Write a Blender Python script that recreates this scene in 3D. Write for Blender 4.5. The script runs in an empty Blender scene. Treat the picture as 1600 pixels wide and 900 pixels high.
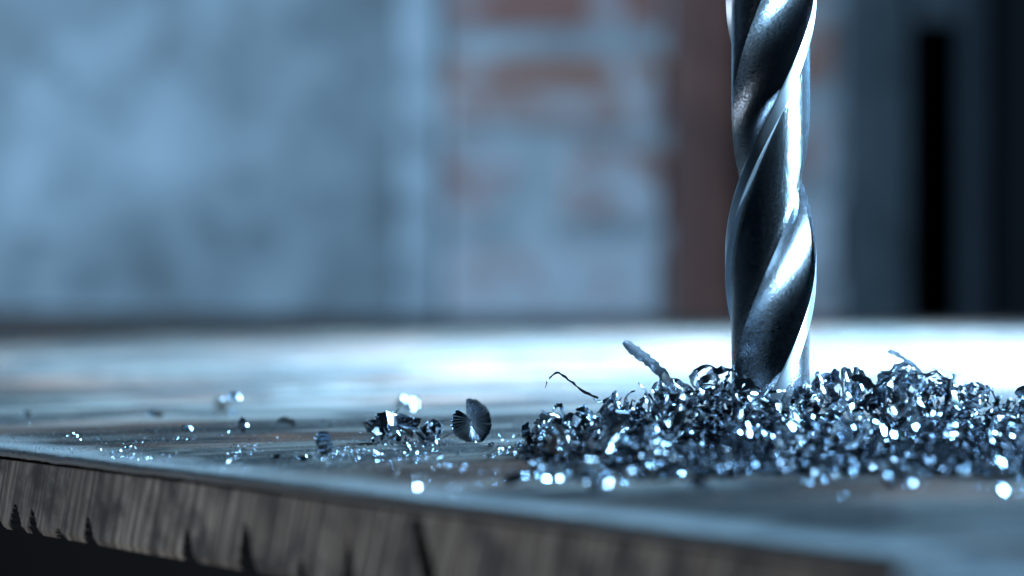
import bpy, math, random
import numpy as np
from mathutils import Vector, Euler, Matrix, Quaternion

rad = math.radians
S = bpy.context.scene
COL = S.collection

# ------------------------------------------------------------------ camera
CAM_Y, CAM_H, FPX = -0.412, 0.025, 4444.0      # lens 100 mm on a 36 mm sensor
cd = bpy.data.cameras.new('camera')
cam = bpy.data.objects.new('camera', cd)
COL.objects.link(cam)
cd.lens = 100.0
cd.sensor_width = 36.0
cd.clip_start = 0.01
cd.clip_end = 50.0
cam.location = (0, CAM_Y, CAM_H)
cam.rotation_euler = (rad(90 - 0.322), 0, 0)
cd.dof.use_dof = True
cd.dof.focus_distance = 0.409
cd.dof.aperture_fstop = 14.5
cd.dof.aperture_blades = 0
S.camera = cam

# ------------------------------------------------------------------ world, lamps, exposure
w = bpy.data.worlds.new('World')
S.world = w
w.use_nodes = True
bg = w.node_tree.nodes['Background']
bg.inputs[0].default_value = (0.10, 0.22, 0.42, 1)
bg.inputs[1].default_value = 0.02

def area(name, loc, target, size, size_y, power, color, spread=180):
    l = bpy.data.lights.new(name, 'AREA')
    l.shape = 'RECTANGLE'
    l.size, l.size_y = size, size_y
    l.energy = power
    l.color = color
    l.spread = rad(spread)
    o = bpy.data.objects.new(name, l)
    COL.objects.link(o)
    o.location = loc
    o.rotation_euler = (Vector(target) - Vector(loc)).to_track_quat('-Z', 'Y').to_euler()
    return o

# strong cool lamp behind and right of the drill: back light on the chips, highlights in the flutes
area('back_lamp', (0.50, 0.50, 0.26), (0.05, 0.02, 0.01), 0.20, 0.16, 2.9, (0.25, 0.59, 1.0), 60)
# hooded bench lamp above the middle of the bench: the pool of light behind the drill
sp = bpy.data.lights.new('bench_lamp', 'SPOT')
sp.energy = 760.0
sp.color = (0.29, 0.62, 1.0)
sp.spot_size = rad(86)
sp.spot_blend = 0.9
sp.shadow_soft_size = 0.04
spo = bpy.data.objects.new('bench_lamp', sp)
COL.objects.link(spo)
spo.location = (0.28, 0.48, 0.54)
spo.rotation_euler = (Vector((0.25, 0.45, 0.0)) - spo.location).to_track_quat('-Z', 'Y').to_euler()
# slim tall lamp to the right: long highlights down the drill
area('side_lamp', (0.372, -0.130, 0.13), (0.03, 0.0, 0.03), 0.055, 0.26, 1.15, (0.37, 0.69, 1.0), 70)
# cool lamp washing the wall from the left
area('wall_lamp', (-1.20, 0.70, 0.75), (-0.35, 2.19, -0.20), 0.5, 0.5, 45.0, (0.31, 0.585, 0.94), 170)
# weak added fill, not a lamp of the room, low on the camera side, below the bench top: it reaches only the sawn front edge
area('added_fill', (-0.34, -0.34, -0.26), (-0.03, -0.08, 0.0), 0.12, 0.12, 0.24, (0.68, 0.83, 1.0), 90)

S.view_settings.view_transform = 'Standard'
S.view_settings.look = 'None'
S.view_settings.exposure = 0.15
S.view_settings.gamma = 1.0
S.view_settings.use_curve_mapping = False
S.render.engine = 'CYCLES'
S.cycles.use_denoising = True
S.cycles.max_bounces = 6
S.cycles.glossy_bounces = 5
S.cycles.sample_clamp_indirect = 6.0
S.cycles.caustics_reflective = False
S.cycles.caustics_refractive = False

# ------------------------------------------------------------------ helpers
def W(px, py, depth):
    """a point of the place seen at this bearing, at this distance from the camera plane"""
    return Vector(((px - 800) / FPX * depth, CAM_Y + depth, CAM_H - (py - 425) / FPX * depth))

def T(px, py, z=0.0):
    """a point on the bench top"""
    return W(px, py, (CAM_H - z) * FPX / (py - 425))

def mesh_from(name, V, F, smooth=True, sharp=None, mats=(), fm=None):
    me = bpy.data.meshes.new(name)
    V = np.asarray(V, dtype=np.float32)
    if isinstance(F, np.ndarray):
        n, k = F.shape
        me.vertices.add(len(V)); me.vertices.foreach_set('co', V.ravel())
        me.loops.add(n * k); me.loops.foreach_set('vertex_index', F.astype(np.int32).ravel())
        me.polygons.add(n)
        me.polygons.foreach_set('loop_start', np.arange(0, n * k, k, dtype=np.int32))
        me.polygons.foreach_set('loop_total', np.full(n, k, dtype=np.int32))
        me.update(calc_edges=True)
    else:
        me.from_pydata([tuple(v) for v in V], [], F)
    for m in mats:
        me.materials.append(m)
    if fm is not None:
        me.polygons.foreach_set('material_index', np.asarray(fm, dtype=np.int32))
    me.polygons.foreach_set('use_smooth', np.full(len(me.polygons), bool(smooth)))
    me.validate()
    me.update()
    if smooth and sharp is not None:
        me.set_sharp_from_angle(angle=rad(sharp))
    return me

def obj(name, me, parent=None, loc=None, rot=None, scale=None):
    o = bpy.data.objects.new(name, me)
    COL.objects.link(o)
    if parent: o.parent = parent
    if loc is not None: o.location = loc
    if rot is not None: o.rotation_euler = rot
    if scale is not None: o.scale = (scale,) * 3 if not hasattr(scale, '__len__') else scale
    return o

def tag(o, label, cat, group=None, kind=None):
    o['label'] = label
    if cat: o['category'] = cat
    if group: o['group'] = group
    if kind: o['kind'] = kind
    return o

_LAT = {}
def vnoise(x, y, seed=0, n=256):
    if seed not in _LAT: _LAT[seed] = np.random.RandomState(seed).rand(n, n)
    g = _LAT[seed]
    xi = np.floor(x).astype(int); yi = np.floor(y).astype(int)
    fx = x - xi; fy = y - yi
    fx = fx * fx * (3 - 2 * fx); fy = fy * fy * (3 - 2 * fy)
    a = g[yi % n, xi % n]; b = g[yi % n, (xi + 1) % n]
    c = g[(yi + 1) % n, xi % n]; d = g[(yi + 1) % n, (xi + 1) % n]
    return (a * (1 - fx) + b * fx) * (1 - fy) + (c * (1 - fx) + d * fx) * fy

def fbm(x, y, seed=0, octs=4):
    s = 0; a = 0.5
    for o in range(octs):
        s = s + a * (vnoise(x * 2 ** o, y * 2 ** o, seed + o) - 0.5); a *= 0.5
    return s

# ------------------------------------------------------------------ materials
class NT:
    def __init__(s, name):
        s.m = bpy.data.materials.new(name); s.m.use_nodes = True
        s.t = s.m.node_tree; s.b = s.t.nodes['Principled BSDF']
        s.tc = s.t.nodes.new('ShaderNodeTexCoord')
    def n(s, kind, **kw):
        nd = s.t.nodes.new('ShaderNode' + kind)
        for k, v in kw.items(): setattr(nd, k, v)
        return nd
    def l(s, a, b): s.t.links.new(a, b)
    def mapping(s, scale=(1, 1, 1), rot=(0, 0, 0), loc=(0, 0, 0), src='Object'):
        mp = s.n('Mapping'); mp.inputs['Scale'].default_value = scale
        mp.inputs['Rotation'].default_value = rot; mp.inputs['Location'].default_value = loc
        s.l(s.tc.outputs[src], mp.inputs[0]); return mp.outputs[0]
    def noise(s, vec, scale, detail=4, rough=0.55, dist=0.0):
        nd = s.n('TexNoise'); nd.inputs['Scale'].default_value = scale
        nd.inputs['Detail'].default_value = detail; nd.inputs['Roughness'].default_value = rough
        nd.inputs['Distortion'].default_value = dist
        s.l(vec, nd.inputs['Vector']); return nd.outputs[0]
    def ramp(s, fac, stops):
        r = s.n('ValToRGB'); e = r.color_ramp.elements
        while len(e) < len(stops): e.new(0.5)
        for el, (p, c) in zip(e, stops):
            el.position = p
            el.color = (c, c, c, 1) if not hasattr(c, '__len__') else (*c, 1)
        s.l(fac, r.inputs[0]); return r.outputs[0]
    def mix(s, fac, a, b, mode='MIX'):
        m = s.n('MixRGB', blend_type=mode)
        for i, v in ((0, fac), (1, a), (2, b)):
            if hasattr(v, 'links'): s.l(v, m.inputs[i])
            elif i == 0: m.inputs[0].default_value = v
            else: m.inputs[i].default_value = (*v, 1)
        return m.outputs[0]
    def math(s, op, a, b=None, c=None):
        m = s.n('Math', operation=op)
        for i, v in enumerate((a, b, c)):
            if v is None: continue
            if hasattr(v, 'links'): s.l(v, m.inputs[i])
            else: m.inputs[i].default_value = v
        return m.outputs[0]
    def bump(s, h, strength, dist):
        b = s.n('Bump'); b.inputs['Strength'].default_value = strength
        b.inputs['Distance'].default_value = dist
        s.l(h, b.inputs['Height']); s.l(b.outputs[0], s.b.inputs['Normal']); return b
    def set(s, **kw):
        for k, v in kw.items():
            i = s.b.inputs[k.replace('_', ' ')]
            if hasattr(v, 'links'): s.l(v, i)
            elif hasattr(v, '__len__'): i.default_value = (*v, 1)
            else: i.default_value = v
        return s.m

# worn bench wood: local X runs along the sawn front edge, local Y along the plank
def wood_top():
    q = NT('worn_bench_wood')
    long = q.mapping((55, 5, 20))
    g1 = q.noise(long, 1.0, 6, 0.6, 0.6)
    fine = q.noise(q.mapping((900, 120, 300)), 1.0, 3, 0.6)
    col = q.ramp(g1, [(0.38, (0.026, 0.020, 0.016)), (0.5, (0.10, 0.074, 0.055)), (0.60, (0.25, 0.195, 0.15))])
    col = q.mix(0.45, col, q.ramp(fine, [(0.3, 0.25), (0.7, 1.0)]), 'MULTIPLY')
    blot = q.noise(q.mapping((1, 1, 1)), 32.0, 5, 0.6, 0.4)
    st = q.ramp(blot, [(0.48, 0.0), (0.54, 1.0)])
    col = q.mix(q.math('MULTIPLY', st, 0.78), col, (0.032, 0.028, 0.028))
    big = q.noise(q.mapping((15, 5, 5), rot=(0, 0, rad(-35)), loc=(.3, .7, 0)), 1.0, 5, 0.6, 0.8)
    patch = q.ramp(big, [(0.44, 0.0), (0.50, 1.0)])
    col = q.mix(q.math('MULTIPLY', patch, 0.72), col, (0.026, 0.020, 0.017))
    grit = q.noise(q.mapping((1, 1, 1)), 2600.0, 2, 0.7)
    col = q.mix(q.ramp(grit, [(0.60, 0.0), (0.70, 0.7)]), col, (0.34, 0.32, 0.30))
    rust2 = q.noise(q.mapping((1, .5, 1), loc=(7, 3, 0)), 26.0, 4, 0.6)
    col = q.mix(q.ramp(rust2, [(0.52, 0.0), (0.66, 0.55)]), col, (0.26, 0.11, 0.065))
    rust = q.noise(q.mapping((1, 1, 1), loc=(3, 1, 0)), 75.0, 4, 0.6)
    col = q.mix(q.ramp(rust, [(0.62, 0.0), (0.72, 0.6)]), col, (0.22, 0.09, 0.05))
    # the first centimetre behind the front edge is worn pale by hands and tools
    sx = q.n('SeparateXYZ'); q.l(q.tc.outputs['Object'], sx.inputs[0])
    wob = q.math('ADD', sx.outputs[1], q.math('MULTIPLY', q.math('SUBTRACT', blot, 0.5), 0.022))
    mr = q.n('MapRange'); mr.inputs[1].default_value = 0.015; mr.inputs[2].default_value = 0.004
    mr.inputs[3].default_value = 0.0; mr.inputs[4].default_value = 1.0; q.l(wob, mr.inputs[0])
    worn = q.math('MULTIPLY', mr.outputs[0], 0.75)
    col = q.mix(worn, col, (0.33, 0.29, 0.26))
    rgh = q.math('MAXIMUM', q.ramp(g1, [(0.38, 0.88), (0.62, 0.52)]), q.math('MAXIMUM', q.ramp(blot, [(0.46, 0.0), (0.55, 0.95)]), q.math('MULTIPLY', patch, 0.93)))
    spc = q.math('MULTIPLY', q.ramp(g1, [(0.35, 0.04), (0.65, 0.32)]), q.ramp(blot, [(0.46, 1.0), (0.55, 0.25)]))
    spc = q.math('MULTIPLY', spc, q.math('SUBTRACT', 1.0, q.math('MULTIPLY', patch, 0.75)))
    spc = q.math('MAXIMUM', spc, q.math('MULTIPLY', worn, 0.5))
    h = q.math('ADD', q.math('MULTIPLY', fine, 0.6), q.math('MULTIPLY', grit, 0.8))
    q.bump(h, 0.9, 0.0005)
    return q.set(Base_Color=col, Roughness=rgh, Specular_IOR_Level=spc)

def wood_end():
    q = NT('sawn_plank_end')
    v = q.mapping((1, 1, 1), rot=(0, rad(-21), 0))
    sc = q.n('Mapping'); sc.inputs['Scale'].default_value = (950, 40, 28)
    q.l(v, sc.inputs[0])
    s1 = q.noise(sc.outputs[0], 1.0, 5, 0.65)
    sc2 = q.n('Mapping'); sc2.inputs['Scale'].default_value = (3200, 60, 60)
    q.l(v, sc2.inputs[0])
    s2 = q.noise(sc2.outputs[0], 1.0, 3, 0.6)
    col = q.ramp(s1, [(0.34, (0.07, 0.05, 0.038)), (0.5, (0.28, 0.21, 0.16)), (0.64, (0.62, 0.50, 0.39))])
    col = q.mix(0.6, col, q.ramp(s2, [(0.3, 0.35), (0.65, 1.0)]), 'MULTIPLY')
    b = q.noise(q.mapping((1, 1, 1)), 120.0, 4, 0.6)
    col = q.mix(q.ramp(b, [(0.45, 0.0), (0.62, 0.8)]), col, (0.06, 0.045, 0.04))
    q.bump(q.math('ADD', s1, q.math('MULTIPLY', s2, 0.6)), 0.7, 0.00035)
    return q.set(Base_Color=col, Roughness=0.62, Specular_IOR_Level=0.4)

def plain(name, c, rough, metallic=0.0, nscale=20, namp=0.25, bumpd=0.0):
    q = NT(name)
    n = q.noise(q.mapping(), nscale, 5, 0.6)
    col = q.mix(1.0, c, q.ramp(n, [(0.3, 1 - namp), (0.7, 1.0)]), 'MULTIPLY')
    if bumpd: q.bump(n, 0.6, bumpd)
    return q.set(Base_Color=col, Roughness=rough, Metallic=metallic)

def steel(name, c, rough, pit_scale, pit_amp, streak=None, streak_amp=0.0, rvar=0.1, bs=0.22, speck=0):
    q = NT(name)
    n = q.noise(q.mapping(), pit_scale, 4, 0.65)
    h = q.math('MULTIPLY', n, pit_amp)
    if streak:
        st = q.noise(q.mapping(streak), 1.0, 3, 0.6)
        h = q.math('ADD', h, q.math('MULTIPLY', st, streak_amp))
    q.bump(h, bs, 0.0001)
    big = q.noise(q.mapping(), pit_scale * 0.07, 3)
    if speck:
        sn = q.noise(q.mapping(), speck, 2, 0.7)
        sk = q.ramp(sn, [(0.40, 0.30), (0.56, 1.0)])
    rg = q.math('ADD', rough - rvar / 2, q.math('MULTIPLY', big, rvar))
    col = q.mix(q.ramp(big, [(0.4, 0.0), (0.75, 0.5)]), c, tuple(x * 0.72 for x in c))
    if speck: col = q.mix(1.0, col, sk, 'MULTIPLY')
    return q.set(Base_Color=col, Roughness=rg, Metallic=1.0)

M_TOP, M_END = wood_top(), wood_end()
M_TEAR = plain('shaded_torn_wood', (0.016, 0.015, 0.016), 0.9, 0, 300, 0.4)  # near-black colour paints the shade inside the notches and the split
M_APRON = plain('dark_underframe', (0.006, 0.006, 0.006), 0.9)  # near-black base colour carries the shade under the bench top
M_FLUTE = steel('drill_flute_steel', (0.56, 0.58, 0.62), 0.24, 3000, 1.0, bs=0.45, speck=4200)
M_MARGIN = steel('drill_margin_steel', (0.74, 0.76, 0.79), 0.36, 1500, 0.35, (900, 900, 6000), 0.25)
M_LAND = steel('drill_land_steel', (0.56, 0.58, 0.61), 0.23, 2600, 0.8, (4200, 4200, 500), 0.7, bs=0.42, speck=4800)
M_SHANK = steel('drill_shank_steel', (0.58, 0.60, 0.63), 0.28, 1200, 0.3)
M_CHIP = steel('shaving_steel', (0.70, 0.73, 0.77), 0.19, 1500, 0.5, (2600, 2600, 260), 0.8, 0.14)
M_CHIPD = steel('blued_shaving_steel', (0.40, 0.43, 0.48), 0.22, 1500, 0.7, (2600, 2600, 300), 0.8, 0.14)
M_CORE = steel('dark_shaving_steel', (0.07, 0.08, 0.10), 0.2, 1500, 0.7, (2600, 2600, 300), 0.8, 0.14)  # same steel darkened: shade of the gaps between chips put into the colour
M_DUST = steel('filing_steel', (0.58, 0.61, 0.65), 0.25, 1200, 0.4)

# ------------------------------------------------------------------ workbench
EDGE_A = Vector((0.034, 0.250 + CAM_Y, 0))           # where the front edge steps out
ROTZ = rad(-55.2)
XL = Vector((math.cos(ROTZ), math.sin(ROTZ), 0)); YL = Vector((-math.sin(ROTZ), math.cos(ROTZ), 0))
TH = 0.0115
bench = obj('workbench', None, loc=EDGE_A, rot=(0, 0, ROTZ))
bench.empty_display_size = 0.05
tag(bench, 'worn wooden workbench top with a rough sawn front edge under the shavings', 'workbench')

def top_height(x, y, seed):
    return 0.00042 * fbm(x * 240, y * 45, seed, 4) + 0.0004 * fbm(x * 30, y * 12, seed + 9, 3) - 0.00003

# tear-out notches along the bottom of the sawn end: (distance along the edge, half width, height, lean)
def edge_u(px):
    # where the sight line of column px meets the front edge: distance from EDGE_A up the edge
    k = (px - 800) / FPX
    ax, ad = EDGE_A.x, EDGE_A.y - CAM_Y
    ex, ed = -XL.x, -XL.y
    return (k * ad - ax) / (ex - k * ed)
NOTCH = [(edge_u(-8), .0016, .0042, .1), (edge_u(22), .0019, .0040, .05), (edge_u(50), .0013, .0035, .1), (edge_u(88), .0012, .0016, .0),
         (edge_u(136), .0014, .0036, .05), (edge_u(290), .0015, .0042, .0), (edge_u(384), .0019, .0062, .1),
         (edge_u(545), .0010, .0060, .05), (edge_u(470), .0007, .003, .0)]

def build_plank(name, us, vs, far_v, seed, notches, front=True):
    """us: distances along the front edge (local -X), vs: 0..1 fractions towards the far edge"""
    nu = len(us)
    edge = 0.0011 * fbm(us * 55, us * 0 + 3.3, seed + 40, 3) + 0.00025 * fbm(us * 700, us * 0, seed + 41, 2)
    rows, mats = [], []
    # face rows, bottom to top
    ts = np.linspace(-TH, -0.0016, 60)
    for t in ts:
        lean = us + (t + TH) * math.tan(rad(21))
        d = 0.00016 * fbm(lean * 900, lean * 0 + t * 60, seed + 50, 3) + 0.0003 * fbm(us * 120, np.full(nu, t * 150), seed + 55, 3)
        d = d + 0.0006 * np.clip((-(TH) + 0.0009 - t) / 0.0009, 0, 1)
        nd = np.zeros(nu)
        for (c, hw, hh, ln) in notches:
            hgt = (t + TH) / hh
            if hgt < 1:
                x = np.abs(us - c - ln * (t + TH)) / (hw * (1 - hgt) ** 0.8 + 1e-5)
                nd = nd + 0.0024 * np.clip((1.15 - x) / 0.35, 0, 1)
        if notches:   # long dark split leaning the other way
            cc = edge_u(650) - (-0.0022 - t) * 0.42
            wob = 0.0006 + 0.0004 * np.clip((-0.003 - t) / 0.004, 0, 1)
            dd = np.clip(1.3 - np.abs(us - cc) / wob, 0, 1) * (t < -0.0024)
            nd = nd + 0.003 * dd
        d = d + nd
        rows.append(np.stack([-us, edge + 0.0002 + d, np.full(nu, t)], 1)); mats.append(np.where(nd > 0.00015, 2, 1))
    # dark groove under the rounded arris, then the arris
    g = 0.0002 * fbm(us * 160, us * 0 + 7, seed + 60, 3)
    for t, dv in ((-0.00160, 0.0013), (-0.00120, 0.0014), (-0.00112, 0.0001), (-0.0009, 0.00005), (-0.00055, 0.0002), (-0.00025, 0.0006), (-0.00008, 0.0011)):
        rg = 0.00028 * fbm((us + t * 0.8) * 1500, us * 0 + 5.5, seed + 61, 2)
        rows.append(np.stack([-us, edge + dv + g * 0.6, t + g + rg], 1)); mats.append(1 if t < -0.0011 else 0)
    for v in vs:
        y = edge * (1 - min(1, v * 8)) + 0.0018 + v * (far_v(us) - 0.0018)
        z = top_height(us, y, seed)
        rows.append(np.stack([-us, y, z], 1)); mats.append(0)
    last = rows[-1].copy(); last[:, 2] = -TH
    rows.append(last); mats.append(0)
    R = np.stack(rows, 0)
    nr = len(rows)
    V = R.reshape(-1, 3)
    idx = np.arange(nr * nu).reshape(nr, nu)
    F = np.stack([idx[:-1, :-1], idx[1:, :-1], idx[1:, 1:], idx[:-1, 1:]], -1).reshape(-1, 4)
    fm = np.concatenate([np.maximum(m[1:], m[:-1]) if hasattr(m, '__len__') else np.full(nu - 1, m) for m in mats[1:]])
    # underside
    b = np.stack([idx[-1, :-1], idx[0, :-1], idx[0, 1:], idx[-1, 1:]], -1)
    F = np.concatenate([F, b]); fm = np.concatenate([fm, np.ones(nu - 1, int)])
    # the two sides, closed by strips down to the underside
    extra = []; ef = []
    base = len(V)
    for col, flip in ((0, False), (nu - 1, True)):
        r0 = 67
        top_idx = idx[r0:nr - 1, col]
        low = V[top_idx].copy(); low[:, 2] = -TH
        li = base + np.arange(len(low)); base += len(low)
        extra.append(low)
        q = np.stack([top_idx[:-1], top_idx[1:], li[1:], li[:-1]], -1)
        ef.append(q[:, ::-1] if flip else q)
        # the front profile end
    V = np.concatenate([V] + extra); F = np.concatenate([F] + ef)
    fm = np.concatenate([fm, np.ones(sum(len(q) for q in ef), int)])
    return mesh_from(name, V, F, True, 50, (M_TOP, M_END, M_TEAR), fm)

us = np.concatenate([np.arange(0, 0.215, 0.00036), np.geomspace(0.216, 1.65, 60)])
near = np.arange(0, 0.2, 0.001)
def far_main(u):
    # far edge of the bench
    P0 = np.array([EDGE_A.x, EDGE_A.y - CAM_Y])
    x = P0[0] - u * XL.x; d = P0[1] - u * XL.y
    return (1.587 - 0.79 * x - d) / (YL.y + 0.79 * YL.x)
vs = np.concatenate([np.linspace(0.0012, 0.19, 190), np.linspace(0.2, 1.0, 40)])
pl = obj('plank', build_plank('plank', us, vs, far_main, 3, NOTCH), bench)

# the neighbouring plank that sticks out further towards the camera
W2 = 0.12
R2 = rad(-7.75)
X2 = Vector((math.cos(R2), math.sin(R2), 0)); Y2 = Vector((-math.sin(R2), math.cos(R2), 0))
C2 = Vector((0.0309, 0.2265 + CAM_Y, 0))             # its front left corner
def far2(u):
    out = []
    for k in u:
        p = C2 + X2 * (W2 - k)
        # meet the seam that runs from EDGE_A along the main plank's side, leaving half a millimetre
        q = p - EDGE_A
        den = Y2.dot(XL)
        out.append((0.0006 - q.dot(XL)) / den)
    return np.array(out)
us2 = np.linspace(0.0, W2, 150)
p2 = build_plank('plank', us2, np.concatenate([np.linspace(0.004, 0.5, 90), np.linspace(0.52, 1, 40)]), far2, 17, [])
pl2 = obj('plank', p2)
pl2.matrix_world = Matrix.Translation(C2 + X2 * W2 + Vector((0, 0, 0.0002))) @ Matrix.Rotation(R2, 4, 'Z')
pl2.parent = bench
pl2.matrix_parent_inverse = (Matrix.Translation(EDGE_A) @ Matrix.Rotation(ROTZ, 4, 'Z')).inverted()
# apron below
def box_mesh(name, x0, x1, y0, y1, z0, z1, mats, bev=0.0):
    V = [(x, y, z) for z in (z0, z1) for y in (y0, y1) for x in (x0, x1)]
    F = [(0, 2, 3, 1), (4, 5, 7, 6), (0, 1, 5, 4), (2, 6, 7, 3), (0, 4, 6, 2), (1, 3, 7, 5)]
    me = mesh_from(name, V, F, False, None, mats)
    if bev:
        import bmesh
        bm = bmesh.new(); bm.from_mesh(me)
        bmesh.ops.bevel(bm, geom=bm.edges[:], offset=bev, segments=2, affect='EDGES')
        bm.to_mesh(me); bm.free()
    return me
obj('apron', box_mesh('apron', -1.5, 0.1, 0.022, 0.05, -0.13, -TH - 0.0006, (M_APRON,)), bench)

# ------------------------------------------------------------------ background wall
WY = 2.19                        # face of the wall
WD = WY - CAM_Y
def wx(px): return (px - 800) / FPX * WD
def wz(py): return CAM_H - (py - 425) / FPX * WD

def plaster(name, c1, c2, c3):
    q = NT(name)
    n1 = q.noise(q.mapping(), 11.0, 4, 0.55, 0.3)
    n2 = q.noise(q.mapping(loc=(4, 2, 1)), 26.0, 4, 0.6, 0.2)
    col = q.ramp(n1, [(0.30, c1), (0.50, c2), (0.68, c3)])
    col = q.mix(q.ramp(n2, [(0.52, 0.0), (0.70, 0.75)]), col, tuple(x * 0.5 for x in c1))
    n3 = q.noise(q.mapping(loc=(1, 5, 2)), 3.6, 3, 0.5)
    col = q.mix(1.0, col, q.ramp(n3, [(0.35, 0.62), (0.62, 1.0)]), 'MULTIPLY')
    q.bump(n2, 0.6, 0.006)
    return q.set(Base_Color=col, Roughness=0.85)
M_PLA = plaster('old_grey_plaster', (0.27, 0.27, 0.255), (0.40, 0.40, 0.385), (0.50, 0.50, 0.48))
M_JAMB = plaster('limewashed_plaster', (0.54, 0.54, 0.53), (0.68, 0.68, 0.66), (0.76, 0.76, 0.74))
M_PANEL = plaster('grey_painted_board', (0.08, 0.084, 0.084), (0.10, 0.105, 0.105), (0.12, 0.125, 0.125))
M_MORT = plaster('lime_mortar', (0.42, 0.41, 0.39), (0.54, 0.53, 0.50), (0.62, 0.60, 0.57))
M_POST = plain('brown_stained_timber', (0.25, 0.09, 0.058), 0.7, 0, 9, 0.6, 0.002)
M_UPR = plain('dark_cabinet_paint', (0.04, 0.044, 0.048), 0.8)
M_DARK = plain('blackened_board', (0.004, 0.004, 0.005), 0.97)
def brick_mat():
    q = NT('whitewashed_brick')
    oi = q.n('ObjectInfo')
    base = q.ramp(oi.outputs['Random'], [(0.0, (0.36, 0.13, 0.085)), (0.5, (0.42, 0.19, 0.13)), (1.0, (0.30, 0.10, 0.07))])
    geo = q.n('NewGeometry')
    mp = q.n('Mapping'); q.l(geo.outputs['Position'], mp.inputs[0])
    n = q.noise(mp.outputs[0], 17.0, 5, 0.6, 0.5)
    zz = q.n('SeparateXYZ'); q.l(geo.outputs['Position'], zz.inputs[0])
    low = q.n('MapRange'); low.inputs[1].default_value = 0.25; low.inputs[2].default_value = 0.05
    low.inputs[3].default_value = -0.10; low.inputs[4].default_value = 0.13
    q.l(zz.outputs[2], low.inputs[0])
    f = q.math('ADD', n, low.outputs[0])
    wash = q.ramp(f, [(0.44, 0.0), (0.64, 0.85)])
    col = q.mix(wash, base, (0.64, 0.62, 0.60))
    q.bump(n, 0.7, 0.004)
    return q.set(Base_Color=col, Roughness=0.85)
M_BRICK = brick_mat()

ZB, ZT = -0.30, 0.75
def grid_wall(x0, x1, z0, z1, y, amp, seed, thick=0.06, step=0.012):
    """a slab of wall with an uneven face"""
    nx = max(2, int((x1 - x0) / step)); nz = max(2, int((z1 - z0) / step))
    xs = np.linspace(x0, x1, nx); zs = np.linspace(z0, z1, nz)
    X, Z = np.meshgrid(xs, zs)
    Y = y + amp * fbm(X * 9 + 40, Z * 9 + 40, seed, 4)
    ed = np.minimum(np.minimum(X - x0, x1 - X), 0.012)
    Y = Y + (0.012 - ed) ** 2 / 0.012 * 0.25
    V = np.stack([X, Y, Z], -1).reshape(-1, 3)
    idx = np.arange(nx * nz).reshape(nz, nx)
    F = np.stack([idx[:-1, :-1], idx[:-1, 1:], idx[1:, 1:], idx[1:, :-1]], -1).reshape(-1, 4)
    ring = np.concatenate([idx[0, :], idx[1:, -1], idx[-1, -2::-1], idx[-2:0:-1, 0]])
    back = V[ring].copy(); back[:, 1] = y + thick
    bi = len(V) + np.arange(len(ring))
    rn = np.roll(ring, -1); bn = np.roll(bi, -1)
    F = np.concatenate([F, np.stack([ring, bi, bn, rn], -1)])
    return np.concatenate([V, back]), F
def wall(name, x0, x1, y, amp, seed, mat, label, cat='wall', z0=ZB, z1=ZT, thick=0.06):
    V, F = grid_wall(x0, x1, z0, z1, y, amp, seed, thick)
    o = obj(name, mesh_from(name, V, F, True, 60, (mat,)))
    tag(o, label, cat)
    return o
wall('plaster_wall', -1.35, wx(622) - 0.001, WY, 0.012, 5, M_PLA, 'blotchy blue-lit plaster wall out of focus on the left behind the bench')
wall('plaster_strip', wx(622), wx(686), WY - 0.005, 0.006, 8, M_JAMB, 'pale vertical plaster strip between the blotchy wall and the bricks')

def brick_pier(x0, x1, y, label, seed, course=0.0865, joint=0.015, zoff=0.0):
    rng = random.Random(seed)
    V, F = grid_wall(x0, x1, ZB, ZT, y + 0.004, 0.004, seed, 0.09)
    core = obj('brick_pier', mesh_from('brick_pier', V, F, True, 60, (M_MORT,)))
    tag(core, label, 'brick wall')
    import bmesh
    k = 0
    z = ZB + zoff
    while z + course < ZT:
        parts = [(x0 + 0.003, x1 - 0.003)] if (k % 4 != 1 or x1 - x0 < 0.15) else [(x0 + 0.003, (x0 + x1) / 2 - 0.006), ((x0 + x1) / 2 + 0.006, x1 - 0.003)]
        for (a, b) in parts:
            bm = bmesh.new()
            hx, hz = (b - a) / 2, (course - joint) / 2
            bmesh.ops.create_cube(bm, size=1)
            for v in bm.verts:
                v.co = Vector((v.co.x * 2 * hx, v.co.y * 0.05, v.co.z * 2 * hz)) + Vector([rng.uniform(-.0025, .0025) for _ in range(3)])
            bmesh.ops.bevel(bm, geom=bm.edges[:], offset=0.006, segments=1, affect='EDGES')
            me = bpy.data.meshes.new('brick'); bm.to_mesh(me); bm.free()
            me.materials.append(M_BRICK)
            obj('brick', me, core, loc=((a + b) / 2, y + 0.025 + rng.uniform(-.003, .003), z + course / 2))
        z += course; k += 1
    return core
zo = (wz(70) - ZB) % 0.0865
brick_pier(wx(687), wx(1042), WY, 'blurred whitewashed brick pier left of the drill bit', 11, zoff=zo - 0.0865)
wall('timber_post', wx(1044), wx(1150), WY - 0.01, 0.004, 21, M_POST, 'dark brown timber post beside the brick pier, just left of the drill', 'post')
brick_pier(wx(1152), wx(1322), WY + 0.03, 'narrow strip of brickwork showing right of the drill bit', 12, zoff=zo - 0.05)
wall('grey_board', wx(1324), wx(1425), WY + 0.02, 0.003, 31, M_PANEL, 'dim blue-grey board standing between brick strip and black opening', 'board')
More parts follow.
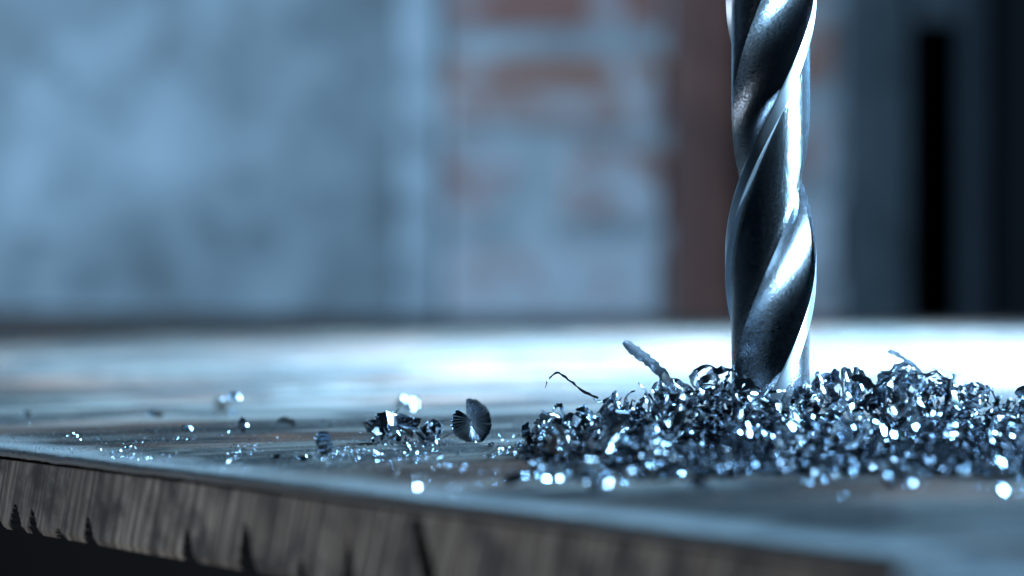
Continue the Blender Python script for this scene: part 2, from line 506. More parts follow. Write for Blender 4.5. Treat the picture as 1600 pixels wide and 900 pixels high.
# the dark opening at the right with its upright bar and head rail
V, F = grid_wall(wx(1426), wx(2300), ZB, ZT, WY + 0.25, 0.0, 41, 0.03, 0.05)
op = obj('cabinet', None, loc=(wx(1700), WY + 0.05, ZB))
tag(op, 'black open cabinet with a blue-grey upright at the right edge', 'cabinet')
def part(name, V, F, mat):
    V = np.array(V) - np.array([wx(1700), WY + 0.05, ZB])
    return obj(name, mesh_from(name, V, F, True, 60, (mat,)), op)
part('back_panel', V, F, M_DARK)
part('upright', *grid_wall(wx(1512), wx(1544), ZB, ZT, WY + 0.02, 0.003, 43, 0.03), M_UPR)
part('rail', *grid_wall(wx(1427), wx(1511), wz(28), ZT, WY + 0.03, 0.003, 44, 0.03), M_PANEL)
part('door_panel', *grid_wall(wx(1545), wx(2300), ZB, ZT, WY + 0.035, 0.0, 45, 0.02, 0.05), M_DARK)

# ------------------------------------------------------------------ drill bit
RD = 0.00658
def build_drill():
    H0, Hf = 0.0, 0.088
    half = 437 * 0.412 / FPX
    z600 = CAM_H - (600 - 425) / FPX * 0.412
    sec = []      # (angle, radius, material)
    HB = 0.862
    for a in (0.0, 1.2, 4, 8, 12, 15.5): sec.append((a, 1.0 if a > 0.5 else 0.996, 1))
    sec.append((16.6, 0.985, 1)); sec.append((18.2, HB + 0.004, 2))
    for a in np.arange(22, 89, 4): sec.append((a, HB, 2))
    sec.append((89.5, HB - 0.006, 2))
    # the flute: a circular hollow from the heel (90 deg) to the next leading edge (180 deg)
    P1 = np.array([0.0, HB - 0.01]); P2 = np.array([-0.996, 0.0])
    mid = (P1 + P2) / 2; ch = P2 - P1; c = np.linalg.norm(ch)
    nout = mid / np.linalg.norm(mid)
    half_a = rad(31)
    rc = c / 2 / math.sin(half_a)
    cen = mid + nout * rc * math.cos(half_a)
    a1 = math.atan2(*(P1 - cen)[::-1]); a2 = math.atan2(*(P2 - cen)[::-1])
    da = (a2 - a1 + math.pi) % (2 * math.pi) - math.pi
    for t in np.linspace(0.02, 0.992, 44):
        p = cen + rc * np.array([math.cos(a1 + da * t), math.sin(a1 + da * t)])
        sec.append((math.degrees(math.atan2(p[1], p[0])), float(np.hypot(*p)), 0))
    n1 = len(sec)
    ang = np.array([s[0] for s in sec] + [s[0] + 180 for s in sec])
    rr = np.array([s[1] for s in sec] * 2)
    mt = np.array([s[2] for s in sec] * 2)
    zs = np.concatenate([np.linspace(0.0002, 0.006, 20), np.arange(0.0063, Hf, 0.0003)])
    rng = np.random.RandomState(5)
    V = []
    for z in zs:
        ph = (z - z600) / half * 180
        a = np.radians(-90 + ang + ph)
        r = RD * rr.copy()
        if z > Hf - 0.014:                       # flutes run out into the shank
            f = np.clip((z - (Hf - 0.014)) / 0.014, 0, 1) ** 1.5
            r = r + (RD * 0.965 - r) * f
        nick = 1 - 0.012 * np.clip(fbm(np.full(len(r), z * 1400), np.arange(len(r)) * 0.6, 77, 2), 0, 1)
        r = r * nick
        r = np.minimum(r, z * math.tan(rad(59)))
        V.append(np.stack([r * np.cos(a), r * np.sin(a), np.full(len(r), z)], 1))
    m = len(ang); nz = len(zs)
    V = np.concatenate(V)
    idx = np.arange(nz * m).reshape(nz, m)
    nx = np.roll(idx, -1, 1)
    F = np.stack([idx[:-1], nx[:-1], nx[1:], idx[1:]], -1).reshape(-1, 4)
    fm = np.tile(mt, nz - 1)
    V = np.concatenate([V, [[0, 0, 0.00005]]])
    me = mesh_from('fluted_body', V, F, True, 24, (M_FLUTE, M_MARGIN, M_LAND), fm)
    return me
drill = obj('drill_bit', None, loc=(0.03746, 0, 0))
tag(drill, 'upright steel twist drill bit standing in the heap of metal shavings', 'drill bit')
obj('fluted_body', build_drill(), drill)
def lathe(prof, n=64):
    V = []; F = []
    for (r, z) in prof:
        for k in range(n): V.append((r * math.cos(2 * math.pi * k / n), r * math.sin(2 * math.pi * k / n), z))
    for i in range(len(prof) - 1):
        for k in range(n):
            F.append((i * n + k, i * n + (k + 1) % n, (i + 1) * n + (k + 1) % n, (i + 1) * n + k))
    F.append(tuple(range((len(prof) - 1) * n, len(prof) * n)))
    return V, F
obj('shank', mesh_from('shank', *lathe([(RD * .3, .0877), (RD * .95, .0877), (RD * .95, .1285), (RD * .85, .1300), (0.0005, .1300)]), True, 30, (M_SHANK,)), drill)

# ------------------------------------------------------------------ metal shavings
def ribbon(P, Wd, half, th, across=3, cup=0.0):
    """closed shell along points P with width directions Wd and half widths (left, right)"""
    P = np.asarray(P, float); Wd = np.asarray(Wd, float)
    n = len(P)
    tg = np.gradient(P, axis=0)
    tg /= np.linalg.norm(tg, axis=1, keepdims=True) + 1e-12
    Wd = Wd - tg * (Wd * tg).sum(1, keepdims=True)
    Wd /= np.linalg.norm(Wd, axis=1, keepdims=True) + 1e-12
    Nn = np.cross(tg, Wd)
    half = np.asarray(half, float)
    if half.ndim == 1: half = np.stack([half, half], 1)
    V = []
    ss = np.linspace(-1, 1, across)
    for side in (1, -1):
        for s in ss:
            h = np.where(s < 0, half[:, 0], half[:, 1])[:, None]
            off = Wd * s * h + Nn * (cup * h * s * s + side * th / 2 * (1 - 0.7 * abs(s)))
            V.append(P + off)
    V = np.stack(V, 1)                  # n, 2*across, 3
    k = 2 * across
    loop = list(range(across)) + list(range(k - 1, across - 1, -1))
    idx = np.arange(n * k).reshape(n, k)[:, loop]
    nx = np.roll(idx, -1, 1)
    F = [tuple(f) for f in np.stack([idx[:-1], idx[1:], nx[1:], nx[:-1]], -1).reshape(-1, 4).tolist()]
    F.append(tuple(idx[0].tolist())); F.append(tuple(idx[-1][::-1].tolist()))
    return V.reshape(-1, 3), F

def jag(rng, n, lo=0.4, hi=1.2):
    return np.array([[rng.uniform(lo, hi), rng.uniform(lo, hi)] for _ in range(n)])

def taper(n, a=0.25, b=0.25):
    t = np.linspace(0, 1, n)
    return np.clip(np.minimum((t + 0.06) / a, (1.06 - t) / b), 0, 1)

def curl(rng, R, turns, width, pitch, end=0.7, n=22, jg=(0.5, 1.2), rib=0.03, cone=0.25, cup=0.1, th=0.00014, across=3):
    t = np.linspace(0, 1, n); ph = t * turns * 2 * math.pi
    r = R * (1 + (end - 1) * t) * (1 + rib * np.where(np.arange(n) % 2, 1, -1))
    P = np.stack([r * np.cos(ph), r * np.sin(ph), pitch * t * turns], 1)
    Wd = np.stack([cone * np.cos(ph), cone * np.sin(ph), np.ones(n)], 1)
    half = (width / 2 * taper(n))[:, None] * jag(rng, n, *jg)
    return ribbon(P, Wd, half, th, across, cup)

def flake(rng, L, width, bend, twist, n=12, jg=(0.35, 1.25), th=0.00014, across=3, wav=0.1):
    t = np.linspace(0, 1, n)
    a = (t - 0.5) * bend
    ca, sa = np.cos(a), np.sin(a)
    x = np.cumsum(ca) * L / n; z = np.cumsum(sa) * L / n + wav * L * 0.1 * np.array([rng.uniform(-1, 1) for _ in range(n)])
    P = np.stack([x - x.mean(), 0 * t, z - z.mean()], 1)
    tw = twist * (t - 0.5)
    Wd = np.stack([-np.sin(tw) * sa, np.cos(tw), np.sin(tw) * ca], 1)
    half = (width / 2 * taper(n))[:, None] * jag(rng, n, *jg)
    return ribbon(P, Wd, half, th, across, rng.uniform(-0.25, 0.25))

def wire(rng, L, r, bend, n=10):
    return flake(rng, L, r * 2.2, bend, rng.uniform(-1, 1), n, (0.8, 1.0), r * 1.4, 2, 0.2)

def crumple(rng, R, n=4):
    """several torn strips folded into one another: one joined lump"""
    VV, FF = [], []
    for i in range(n):
        k = rng.random()
        if k < 0.6: V, F = curl(rng, R * rng.uniform(.35, .7), rng.uniform(.4, 1.1), R * rng.uniform(.5, 1.0), R * rng.uniform(.2, .6), rng.uniform(.5, 1.2), 14, (.45, 1.2), .05)
        else: V, F = flake(rng, R * rng.uniform(1.2, 2.0), R * rng.uniform(.3, .7), rng.uniform(1, 3), rng.uniform(-2, 2), 9)
        M = np.array(Euler([rng.uniform(0, 6.28) for _ in range(3)]).to_matrix())
        V = V @ M.T + np.array([rng.uniform(-.35, .35) * R for _ in range(3)])
        o = len(VV) and sum(len(v) for v in VV)
        VV.append(V); FF += [tuple(j + o for j in f) for f in F]
    return np.concatenate(VV), FF

RNG = random.Random(2024)
MM = 0.001
def proto(i):
    r = random.Random(100 + i)
    k = i % 10
    u = r.uniform
    if k == 0: return curl(r, u(1.0, 1.6) * MM, u(.7, 1.3), u(.7, 1.3) * MM, u(.8, 2) * MM, u(.5, 1.1), 24)
    if k == 1: return flake(r, u(3.2, 5.5) * MM, u(.7, 1.3) * MM, u(.8, 2.6), u(-1.6, 1.6), 16)
    if k == 2: return crumple(r, u(1.2, 1.8) * MM, 3)
    if k == 3: return curl(r, u(1.3, 2.1) * MM, u(.4, .7), u(.6, 1.1) * MM, u(0, 1) * MM, u(.6, 1.0), 16)
    if k == 4: return flake(r, u(2.4, 3.8) * MM, u(.4, .8) * MM, u(1.5, 3.5), u(-3, 3), 14, (.35, 1.3))
    if k == 5: return curl(r, u(.6, 1.0) * MM, u(1.8, 3.2), u(.45, .75) * MM, u(1.0, 1.6) * MM, u(.7, 1.4), 44)
    if k == 6: return crumple(r, u(1.0, 1.5) * MM, 4)
    if k == 7: return wire(r, u(3.5, 6.0) * MM, u(.09, .15) * MM, u(.8, 3))
    if k == 8: return flake(r, u(2.2, 3.6) * MM, u(1.2, 2.0) * MM, u(.5, 1.6), u(-1, 1), 12, (.3, 1.2))
    return curl(r, u(1.6, 2.6) * MM, u(.35, .6), u(.35, .6) * MM, u(0.5, 1.5) * MM, u(.6, 1.0), 16)
PROTO = []
for i in range(30):
    V, F = proto(i)
    V = V - V.mean(0)
    PROTO.append((V, F, mesh_from('metal_shaving', V, F, True, 35, (M_CHIPD if i % 3 == 2 else M_CHIP,))))

HX, HY = 0.0455, -0.004
def mound(x, y):
    dx = abs((x - HX) / (0.0445 if x < HX else 0.041))
    if dx >= 1: return 0.0
    a = (1 - dx ** (1.7 if x < HX else 2.4))
    # ragged crest
    a *= 0.86 + 0.14 * math.sin(x * 330 + 1.0) * math.sin(x * 140)
    yf = -0.074 - 0.008 * math.sin(x * 90 + 0.8)          # front foot
    if y > HY: b = 1 - ((y - HY) / 0.016) ** 2
    else:
        q = (HY - y) / (HY - yf)
        b = (1 - q) ** 1.1 if q < 1 else 0
    return 0.0095 * a * max(b, 0)

def rand_rot(r): return Quaternion([r.gauss(0, 1) for _ in range(4)]).normalized().to_euler()

heap = []
def heap_chip(i, x, y, z, s, label, group, k=None, rot=None):
    V, F, me = PROTO[k if k is not None else RNG.randrange(30)]
    o = obj('metal_shaving', me, loc=(x, y, z), rot=rot or rand_rot(RNG), scale=s)
    tag(o, label, 'shaving', group)
    return o

def near_drill(x, y, m=0.0): return (x - 0.03746) ** 2 + y ** 2 < (RD + m) ** 2

zones = [('crest', 120), ('face', 120), ('foot', 60)]
cnt = 0
for zone, num in zones:
    got = 0
    while got < num:
        x = RNG.uniform(0.001, 0.086)
        if zone == 'crest': y = RNG.uniform(-0.012, 0.004)
        elif zone == 'face': y = RNG.uniform(-0.045, -0.012)
        else: y = RNG.uniform(-0.092, -0.045)
        if abs(x / (y - CAM_Y)) > 0.186: continue
        h = mound(x, y)
        if h < (0.0007 if zone != 'foot' else 0.0) or near_drill(x, y, 0.0006): continue
        if zone == 'foot' and h <= 0 and RNG.random() > 0.40: continue
        if zone == 'foot' and x < 0.0 and RNG.random() > 0.3: continue
        side = 'left of' if x < 0.03746 else 'right of'
        if zone == 'crest': lb, gp = f'small torn steel chip along the sharp crest of the heap {side} the drill', f'chips on the heap crest {side} the drill'
        elif zone == 'face': lb, gp = f'small glinting steel chip on the front slope of the heap {side} the drill', f'chips on the heap slope {side} the drill'
        else: lb, gp = f'small blurred bright steel chip at the front foot of the heap {side} the drill', f'chips at the heap foot {side} the drill'
        s = min(1.7, max(.6, math.exp(RNG.gauss(0.24, 0.36)))) * (0.8 if zone == 'foot' else 1)
        heap_chip(got, x, y, h + RNG.uniform(-.0004, .0010 if zone != 'crest' else .0018) + 0.0004 * s, s, lb, gp)
        got += 1

# everything of the heap too small or too deep to pick out
def merge_chips(n, place, smin, smax, seed):
    r = random.Random(seed)
    VV, FF, off = [], [], 0
    c = 0
    while c < n:
        p = place(r)
        if p is None: continue
        V, F, _ = PROTO[r.randrange(30)]
        M = np.array(rand_rot(r).to_matrix()) * r.uniform(smin, smax)
        V = V @ M.T + np.array(p)
        V[:, 2] = np.maximum(V[:, 2], 0.0001)
        VV.append(V); FF += [tuple(j + off for j in f) for f in F]; off += len(V)
        c += 1
    return np.concatenate(VV), FF
def in_heap(r):
    x = r.uniform(-0.004, 0.095); y = r.uniform(-0.085, 0.012)
    h = mound(x, y)
    if h <= 0.0002 or near_drill(x, y, 0.0): return None
    return (x, y, h * r.uniform(0.35, 1.0))
V, F = merge_chips(2600, in_heap, .3, .8, 7)
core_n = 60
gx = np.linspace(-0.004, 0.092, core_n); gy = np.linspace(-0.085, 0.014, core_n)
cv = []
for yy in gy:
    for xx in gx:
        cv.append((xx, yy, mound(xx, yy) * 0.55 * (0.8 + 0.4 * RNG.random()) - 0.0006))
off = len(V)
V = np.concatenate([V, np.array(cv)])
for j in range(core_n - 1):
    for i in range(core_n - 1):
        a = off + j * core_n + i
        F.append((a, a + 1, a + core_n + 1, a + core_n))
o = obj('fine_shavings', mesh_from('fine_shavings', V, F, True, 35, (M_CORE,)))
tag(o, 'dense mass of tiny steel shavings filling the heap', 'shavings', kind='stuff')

# ---- filings and dust strewn on the bench
def dust(n, place, smin, smax, seed):
    r = random.Random(seed)
    VV, FF, off = [], [], 0
    base = np.array([(1, 0, 0), (-.5, .87, 0), (-.5, -.87, 0), (0, 0, .7)])
    c = 0
    while c < n:
        p = place(r)
        if p is None: continue
        s = r.uniform(smin, smax) * (1 if r.random() < .92 else 2.2)
        M = np.array(rand_rot(r).to_matrix()) * s
        V = (base * np.array([1, r.uniform(.4, 1), r.uniform(.4, 1)])) @ M.T
        V = V + np.array(p) + np.array([0, 0, s * .4])
        VV.append(V); FF += [tuple(j + off for j in f) for f in ((0, 1, 2), (0, 3, 1), (1, 3, 2), (2, 3, 0))]; off += 4
        c += 1
    return np.concatenate(VV), FF
def inside_bench(x, y):
    d = Vector((x, y, 0)) - EDGE_A
    return d.dot(YL) > 0.003 and -d.dot(XL) > 0.0
def dust_place(r):
    k = r.random()
    if k < 0.45:      # fringe of the heap
        a = r.uniform(0, 1); x = -0.012 + a * 0.1; y = -0.062 + r.gauss(0, 0.016)
    elif k < 0.75:    # left field in focus
        x = r.uniform(-0.055, 0.003); y = r.gauss(-0.018, 0.016)
    else:
        x = r.gauss(-0.02, 0.035); y = r.gauss(-0.03, 0.05)
    if not inside_bench(x, y): return None
    if float(vnoise(np.array([x * 160 + 50]), np.array([y * 60 + 50]), 91)[0]) < r.uniform(0.3, 0.75): return None
    return (x, y, 0.0)
V, F = dust(8500, dust_place, .00004, .00017, 9)
o = obj('metal_filings', mesh_from('metal_filings', V, F, False, None, (M_DUST,)))
tag(o, 'fine glittering steel filings strewn over the bench top', 'filings', kind='stuff')

def grit_place(r):
    x = r.uniform(-0.078, 0.02); y = r.gauss(-0.02, 0.03)
    if not inside_bench(x, y): return None
    if float(vnoise(np.array([x * 90 + 50]), np.array([y * 40 + 50]), 95)[0]) < r.uniform(0.2, 0.8): return None
    return (x, y, -0.00002)
V, F = dust(9000, grit_place, .00003, .00011, 10)
M_GRIT = plain('pale_grit', (0.34, 0.31, 0.28), 0.8, 0, 900, 0.6)
o = obj('grit', mesh_from('grit', V, F, False, None, (M_GRIT,)))
tag(o, 'dull pale grit and sawdust lying in the wood grain on the left of the bench', 'grit', kind='stuff')

# ------------------------------------------------------------------ shavings one can name
def named(VF, label, loc, rot=(0, 0, 0), mat=None, name='metal_shaving', sit=None, sharp=35, scale=1.0):
    V, F = VF
    V = V - V.mean(0)
    M = np.array(Euler(rot).to_matrix())
    V = (V * scale) @ M.T
    loc = Vector(loc)
    if sit is not None: loc.z = sit - V[:, 2].min()
    o = obj(name, mesh_from(name, V, F, True, sharp, (mat or M_CHIP,)), loc=loc)
    tag(o, label, 'shaving')
    return o

def snail():
    """conical chip: a smooth half disc with a thin rim, then a ribbed lobe winding inwards"""
    n, m = 170, 11
    t = np.linspace(0, 1, n); ph = rad(93) - t * rad(322)
    k = np.clip((t - 0.46) / 0.14, 0, 1); k = k * k * (3 - 2 * k)
    R = (3.5 * (1 - k) + 2.95 * k - 0.4 * t * k) * MM * (1 + 0.035 * (vnoise(t * 60, t * 0 + 3, 66) - 0.5) * 2)
    ribs = (0.03 + 0.97 * k) * np.sin(t * 2 * math.pi * 26)
    adv = k * 1.0 * MM + np.clip(t - 0.5, 0, 1) * 1.4 * MM
    outs = []
    for side in (0, 1):
        for s in np.linspace(0, 1, m):
            r = R * (0.06 + 0.94 * s)
            flat = (-0.35 + 0.55 * s ** 2) * MM
            bulge = (0.9 - 1.5 * s ** 2.2) * MM
            z = flat * (1 - k) + bulge * k + adv + ribs * 0.10 * MM * s + side * 0.20 * MM
            if s > 0.93: r = r + 0.07 * MM * ribs; z = z + 0.12 * MM * (1 - k)
            outs.append(np.stack([r * np.cos(ph) - k * 0.55 * MM, r * np.sin(ph) - k * 0.15 * MM, z], 1))
    A = np.stack(outs, 1); k = 2 * m
    loop = list(range(m)) + list(range(k - 1, m - 1, -1))
    idx = np.arange(n * k).reshape(n, k)[:, loop]; nx = np.roll(idx, -1, 1)
    F = [tuple(f) for f in np.stack([idx[:-1], idx[1:], nx[1:], nx[:-1]], -1).reshape(-1, 4).tolist()]
    F.append(tuple(idx[0].tolist())); F.append(tuple(idx[-1][::-1].tolist()))
    return A.reshape(-1, 3), F
r = random.Random(77)
p = T(735, 692)
named(snail(), 'snail-shaped ribbed steel curl standing upright left of the heap', p, (rad(80), rad(0), rad(25)), M_CHIPD, sit=0.0, sharp=50)

# tangled cluster left of it
p = T(622, 692)
def spiky(rng, R, n, k):
    V, F = crumple(rng, R, n)
    sp_ = [(tuple(rng.uniform(-.7, .7) * R for _ in range(2)) + (rng.uniform(.2, .9) * R,), rng.uniform(1.0, 1.8) * R,
            (rng.uniform(-.5, .5), rng.uniform(-1.6, -.2), rng.uniform(0, 6.28))) for _ in range(k)]
    return tendrils((V, F), rng, sp_)
def tendrils(VF, rng, spots):
    VV, FF = [VF[0]], list(VF[1]); off = len(VF[0])
    for (base, L, rot) in spots:
        V, F = wire(rng, L, .09 * MM, rng.uniform(.5, 1.6), 9)
        V = V @ np.array(Euler(rot).to_matrix()).T + np.array(base)
        VV.append(V); FF += [tuple(j + off for j in f) for f in F]; off += len(V)
    return np.concatenate(VV), FF
bigV, bigF = spiky(r, 3.1 * MM, 7, 8)
hollow = curl(r, 1.5 * MM, 0.62, 3.4 * MM, 0.7 * MM, .8, 24, (.45, 1.2), .012, .12, .1)
hv = hollow[0] @ np.array((Euler((rad(150), 0, 0)).to_matrix() @ Euler((0, rad(90), 0)).to_matrix())).T
bigF = list(bigF) + [tuple(j + len(bigV) for j in f) for f in hollow[1]]
bigV = np.concatenate([bigV * np.array([1.15, .8, .62]), hv - hv.mean(0) + np.array([.0008, -.0006, .0005])])
named((bigV, bigF), 'large torn steel tangle with thin tendrils in the left cluster', T(628, 690), (rad(10), rad(14), rad(-8)), sit=0.0)
named(spiky(r, 2.8 * MM, 7, 5), 'crumpled dark steel scrap at the left foot of the tendrilled tangle', T(600, 694), (.4, .3, .2), M_CHIPD, sit=0.0)
named(spiky(r, 2.4 * MM, 8, 7), 'spiky crumpled steel scrap between the tendrilled tangle and the snail-shaped curl', T(676, 700), (.1, 1.3, .6), M_CHIPD, sit=0.0)
named(curl(r, 1.5 * MM, .8, 1.8 * MM, .8 * MM, .8, 20, (.5, 1.2), .05), 'dark looped steel chip behind the spiky crumpled scrap', T(668, 690), (1.2, .4, 1.0), M_CHIPD, sit=0.0)
named(wire(r, 4 * MM, .1 * MM, 1.5), 'thin bent steel wire in front of the snail-shaped curl', T(752, 706), (.3, .2, .7), sit=0.0)
# ribbed barrel
named(curl(r, 1.0 * MM, 2.6, 1.05 * MM, 1.05 * MM, .9, 72, (.85, 1.1), .05, .1, .2), 'ribbed barrel-shaped steel curl leaning alone left of the cluster',
      T(506, 712), (rad(28), rad(-38), rad(30)), M_CHIPD, sit=0.0)
named(flake(r, 2.4 * MM, 1.3 * MM, 1.6, .8), 'bright bent steel flake in front of the ribbed barrel curl', T(468, 722), (.6, .3, .4), sit=0.0)
named(flake(r, 1.6 * MM, .8 * MM, 1.6, .8), 'tiny blurred flake left of the bright bent flake', T(432, 718), (1.0, -.3, .1), sit=0.0)
named(crumple(r, 1.6 * MM, 4), 'dark and bright crumpled curl below the blurred upright shaving', T(378, 676), (.2, .6, .3), sit=0.0)
named(curl(r, 1.6 * MM, .5, 1.7 * MM, .2 * MM, 1.0, 16, (.7, 1.1), .02), 'arched dark steel chip with two bright ends', T(446, 672), (rad(58), 0, rad(10)), sit=0.0)
named(flake(r, 1.8 * MM, 1.0 * MM, 1.2, .9), 'small bright flake standing right of the arched chip', T(507, 668), (.2, 1.2, .4), sit=0.0)
named(curl(r, 2.2 * MM, 1.2, 3.0 * MM, 2.6 * MM, .7, 26, (.7, 1.1), .02), 'tall blurred pale shaving standing far back on the left', T(354, 652), (.3, .2, .4), sit=0.0)
named(crumple(r, 2.5 * MM, 6), 'blurred round steel curl behind the tendrilled cluster', T(640, 650), (1.2, .3, .5), sit=0.0)
named(flake(r, 3.2 * MM, 1.5 * MM, .8, .5), 'lone blurred white flake lying flat far left', T(243, 653), (1.0, .1, .3), sit=0.0)
named(crumple(r, .9 * MM, 3), 'small black crumb of steel on the bench at the left', T(293, 679), (.2, .1, .4), M_CHIPD, sit=0.0)
named(crumple(r, .8 * MM, 3), 'small glinting crumb near the left edge of the bench', T(115, 687), (.2, .1, .4), sit=0.0)
named(flake(r, 1.8 * MM, 1.2 * MM, .8, .5), 'leftmost blurred speck of steel far back on the bench', T(40, 652), (1.0, .1, .3), sit=0.0)

# heap: pieces that stand out
def strip(a, b, width, th, rng, up=(0, -0.5, 1), bow=0.06, n=26, jg=(.8, 1.1), grooves=0.0, ta=.15, tb=.15):
    a, b = Vector(a), Vector(b); d = b - a; L = d.length
    t = np.linspace(0, 1, n)
    u = Vector((0, 0, 1)); u = (u - d * u.dot(d) / d.dot(d)).normalized()
    wd = d.cross(u).normalized()
    P = np.array([a + d * x + wd * (bow * L * math.sin(math.pi * x)) for x in t])
    wv = np.tile(np.array(wd) * 0.3 + np.array(u), (n, 1))
    half = (width / 2 * taper(n, ta, tb))[:, None] * jag(rng, n, *jg)
    return ribbon(P, wv, half, th, 7, grooves)
def placed(VF, label, mat=None):
    V, F = VF
    c = V.mean(0)
    o = obj('metal_shaving', mesh_from('metal_shaving', V - c, F, True, 30, (mat or M_CHIP,)), loc=c)
    tag(o, label, 'shaving'); return o
placed(strip(W(974, 534, .4065), W(1046, 596, .4125), 1.7 * MM, .16 * MM, r, bow=.05, jg=(.7, 1.1)), 'long straight striated steel strip jutting up left out of the heap')
placed(strip(W(1035, 585, .409), W(1075, 622, .404), 2.6 * MM, .16 * MM, r, bow=.10, jg=(.5, 1.2)), 'broad torn steel flake at the foot of the long straight strip')
def thread(pts, width, th, rng, jg=(.3, 1.2), n=30):
    P0 = np.array([tuple(p) for p in pts]); m = len(P0)
    tt = np.linspace(0, m - 1, n); i = np.clip(tt.astype(int), 0, m - 2); f = tt - i
    def cr(k): return P0[np.clip(k, 0, m - 1)]
    p0, p1, p2, p3 = cr(i - 1), cr(i), cr(i + 1), cr(i + 2); f = f[:, None]
    P = 0.5 * (2 * p1 + (p2 - p0) * f + (2 * p0 - 5 * p1 + 4 * p2 - p3) * f ** 2 + (3 * p1 - p0 - 3 * p2 + p3) * f ** 3)
    wv = np.tile(np.array([0.1, 0.6, 0.8]), (n, 1))
    half = (width / 2 * taper(n, .1, .1))[:, None] * jag(rng, n, *jg)
    return ribbon(P, wv, half, th, 3, .1)
placed(thread([W(852, 606, .412), W(858, 592, .412), W(872, 583, .412), W(893, 597, .411), W(912, 612, .410), W(935, 622, .409)], .5 * MM, .08 * MM, r), 'wispy hooked thread of steel hanging out at the upper left of the heap')
placed(thread([W(876, 690, .410), W(884, 664, .410), W(902, 650, .410), W(918, 655, .410), W(926, 676, .408)], 1.5 * MM, .13 * MM, r, (.6, 1.1)), 'dark arched steel ribbon looping at the left end of the heap', M_CHIPD)
placed(thread([W(862, 655, .412), W(866, 638, .412), W(876, 634, .412), W(880, 652, .411), W(884, 672, .410)], .8 * MM, .12 * MM, r, (.4, 1.2)), 'small hooked steel shred above the left end of the heap', M_CHIPD)
placed(thread([W(1088, 579, .408), W(1092, 596, .408), W(1100, 614, .406), W(1112, 630, .404)], .28 * MM, .2 * MM, r, (.8, 1)), 'thin upright steel wire just left of the drill bit', M_CHIPD)
placed(thread([W(1092, 603, .408), W(1108, 601, .408), W(1128, 606, .407)], .25 * MM, .18 * MM, r, (.8, 1)), 'short level steel wire touching the drill bit side of the heap', M_CHIPD)
placed(thread([W(1150, 604, .398), W(1163, 600, .398), W(1173, 612, .397), W(1178, 640, .396), W(1174, 662, .395)], 2.2 * MM, .14 * MM, r, (.75, 1.1)), 'bright white bent steel ribbon against the front of the drill bit')
named(curl(r, 2.1 * MM, 1.05, 2.6 * MM, .5 * MM, .8, 34, (.8, 1.1), .02, .2, .2), 'dark drum-shaped steel curl immediately right of the drill bit', W(1296, 612, .406), (rad(70), rad(10), rad(-25)), M_CHIPD)
placed(thread([W(1317, 576, .408), W(1320, 594, .408), W(1326, 612, .407)], .25 * MM, .16 * MM, r, (.6, 1)), 'fine needle of steel standing beside the drum-shaped curl', M_CHIPD)
placed(thread([W(1322, 606, .404), W(1332, 594, .404), W(1346, 592, .404), W(1360, 604, .403), W(1370, 622, .402)], 1.5 * MM, .12 * MM, r, (.7, 1.1)), 'arched striated steel ribbon right of the drum-shaped curl')
placed(thread([W(1388, 550, .409), W(1400, 553, .4095), W(1414, 562, .410), W(1428, 571, .411), W(1440, 588, .411), W(1442, 612, .410), W(1430, 628, .408)], .85 * MM, .12 * MM, r, (.5, 1.2)), 'thin curved steel sliver rising highest over the right half of the heap', M_CHIPD)
named(curl(r, 1.5 * MM, .9, 1.6 * MM, .6 * MM, .8, 22, (.7, 1.1), .03), 'small dark cupped curl below the highest curved sliver', W(1424, 607, .408), (1.0, .4, .2), M_CHIPD)
named(spiky(r, 1.7 * MM, 5, 4), 'upright crumpled steel scrap on the right shoulder of the heap', W(1484, 602, .409), (.1, .2, .9))
named(curl(r, 1.6 * MM, 1.1, 2.6 * MM, .5 * MM, .9, 30, (.85, 1.05), .01, .1, .1), 'dark hollow steel tube opening towards the camera in the right half of the heap', W(1492, 640, .402), (rad(78), rad(5), rad(20)), M_CHIPD)
named(crumple(r, 1.9 * MM, 5), 'spiky steel scrap cut by the right edge of the picture', W(1588, 642, .408), (.5, .8, .1))
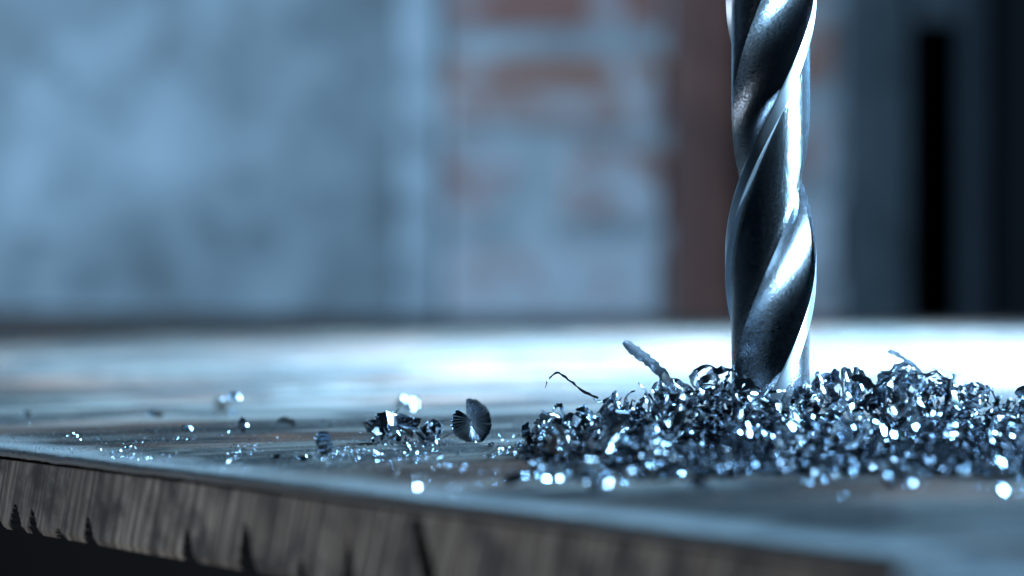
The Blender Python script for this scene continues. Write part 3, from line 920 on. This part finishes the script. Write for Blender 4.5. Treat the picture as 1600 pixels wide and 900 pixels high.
named(flake(r, 4.2 * MM, 2.0 * MM, 1.4, .7, 14, (.7, 1.1)), 'broad bright bent flake at the left end of the heap', W(862, 690, .395), (rad(35), rad(10), rad(-20)))
named(flake(r, 4.6 * MM, 2.1 * MM, 1.2, .9, 14, (.7, 1.1)), 'blurred striated flake low on the left slope of the heap', W(945, 712, .375), (rad(40), rad(-28), rad(15)))
named(flake(r, 3.2 * MM, 2.4 * MM, 1.0, .5, 12, (.7, 1.1)), 'blurred white flake lying alone before the left end of the heap', T(803, 757), (rad(30), rad(-20), rad(0)), sit=0.0)
named(flake(r, 3.4 * MM, 2.2 * MM, 1.3, .6, 12, (.7, 1.1)), 'large white blurred flake low at the front of the heap right of the drill', W(1388, 732, .352), (rad(42), rad(-10), rad(30)))
named(flake(r, 2.6 * MM, 1.2 * MM, 1.0, .6, 12, (.7, 1.1)), 'elongated white blurred flake below the large white flake', W(1398, 764, .340), (rad(40), rad(60), rad(0)))
named(flake(r, 2.2 * MM, 1.3 * MM, 1.0, .6, 12, (.7, 1.1)), 'foremost oval white flake at the front foot of the heap', W(1441, 761, .340), (rad(40), rad(20), rad(10)))
named(flake(r, 5.0 * MM, 1.9 * MM, 1.1, .7, 14, (.7, 1.1)), 'long bright slanting flake on the slope below the drum-shaped curl', W(1428, 655, .392), (rad(40), rad(38), rad(0)))
named(flake(r, 3.8 * MM, 2.0 * MM, 1.5, .5, 14, (.7, 1.1)), 'bright cupped flake on the slope directly below the drill bit', W(1252, 652, .388), (rad(40), rad(20), rad(20)))

# crumbs trailing from the left cluster towards the heap
rc_ = random.Random(31)
for i in range(34):
    p = T(rc_.uniform(560, 815), rc_.gauss(708, 14))
    V, F, me = PROTO[rc_.randrange(30)]
    sc = rc_.uniform(.22, .5)
    o = obj('steel_crumb', me, loc=(p.x, p.y, 0.0007 * sc + 0.0001), rot=rand_rot(rc_), scale=sc)
    tag(o, 'tiny steel crumb trailing between the left cluster and the heap', 'shaving', 'crumbs between the cluster and the heap')
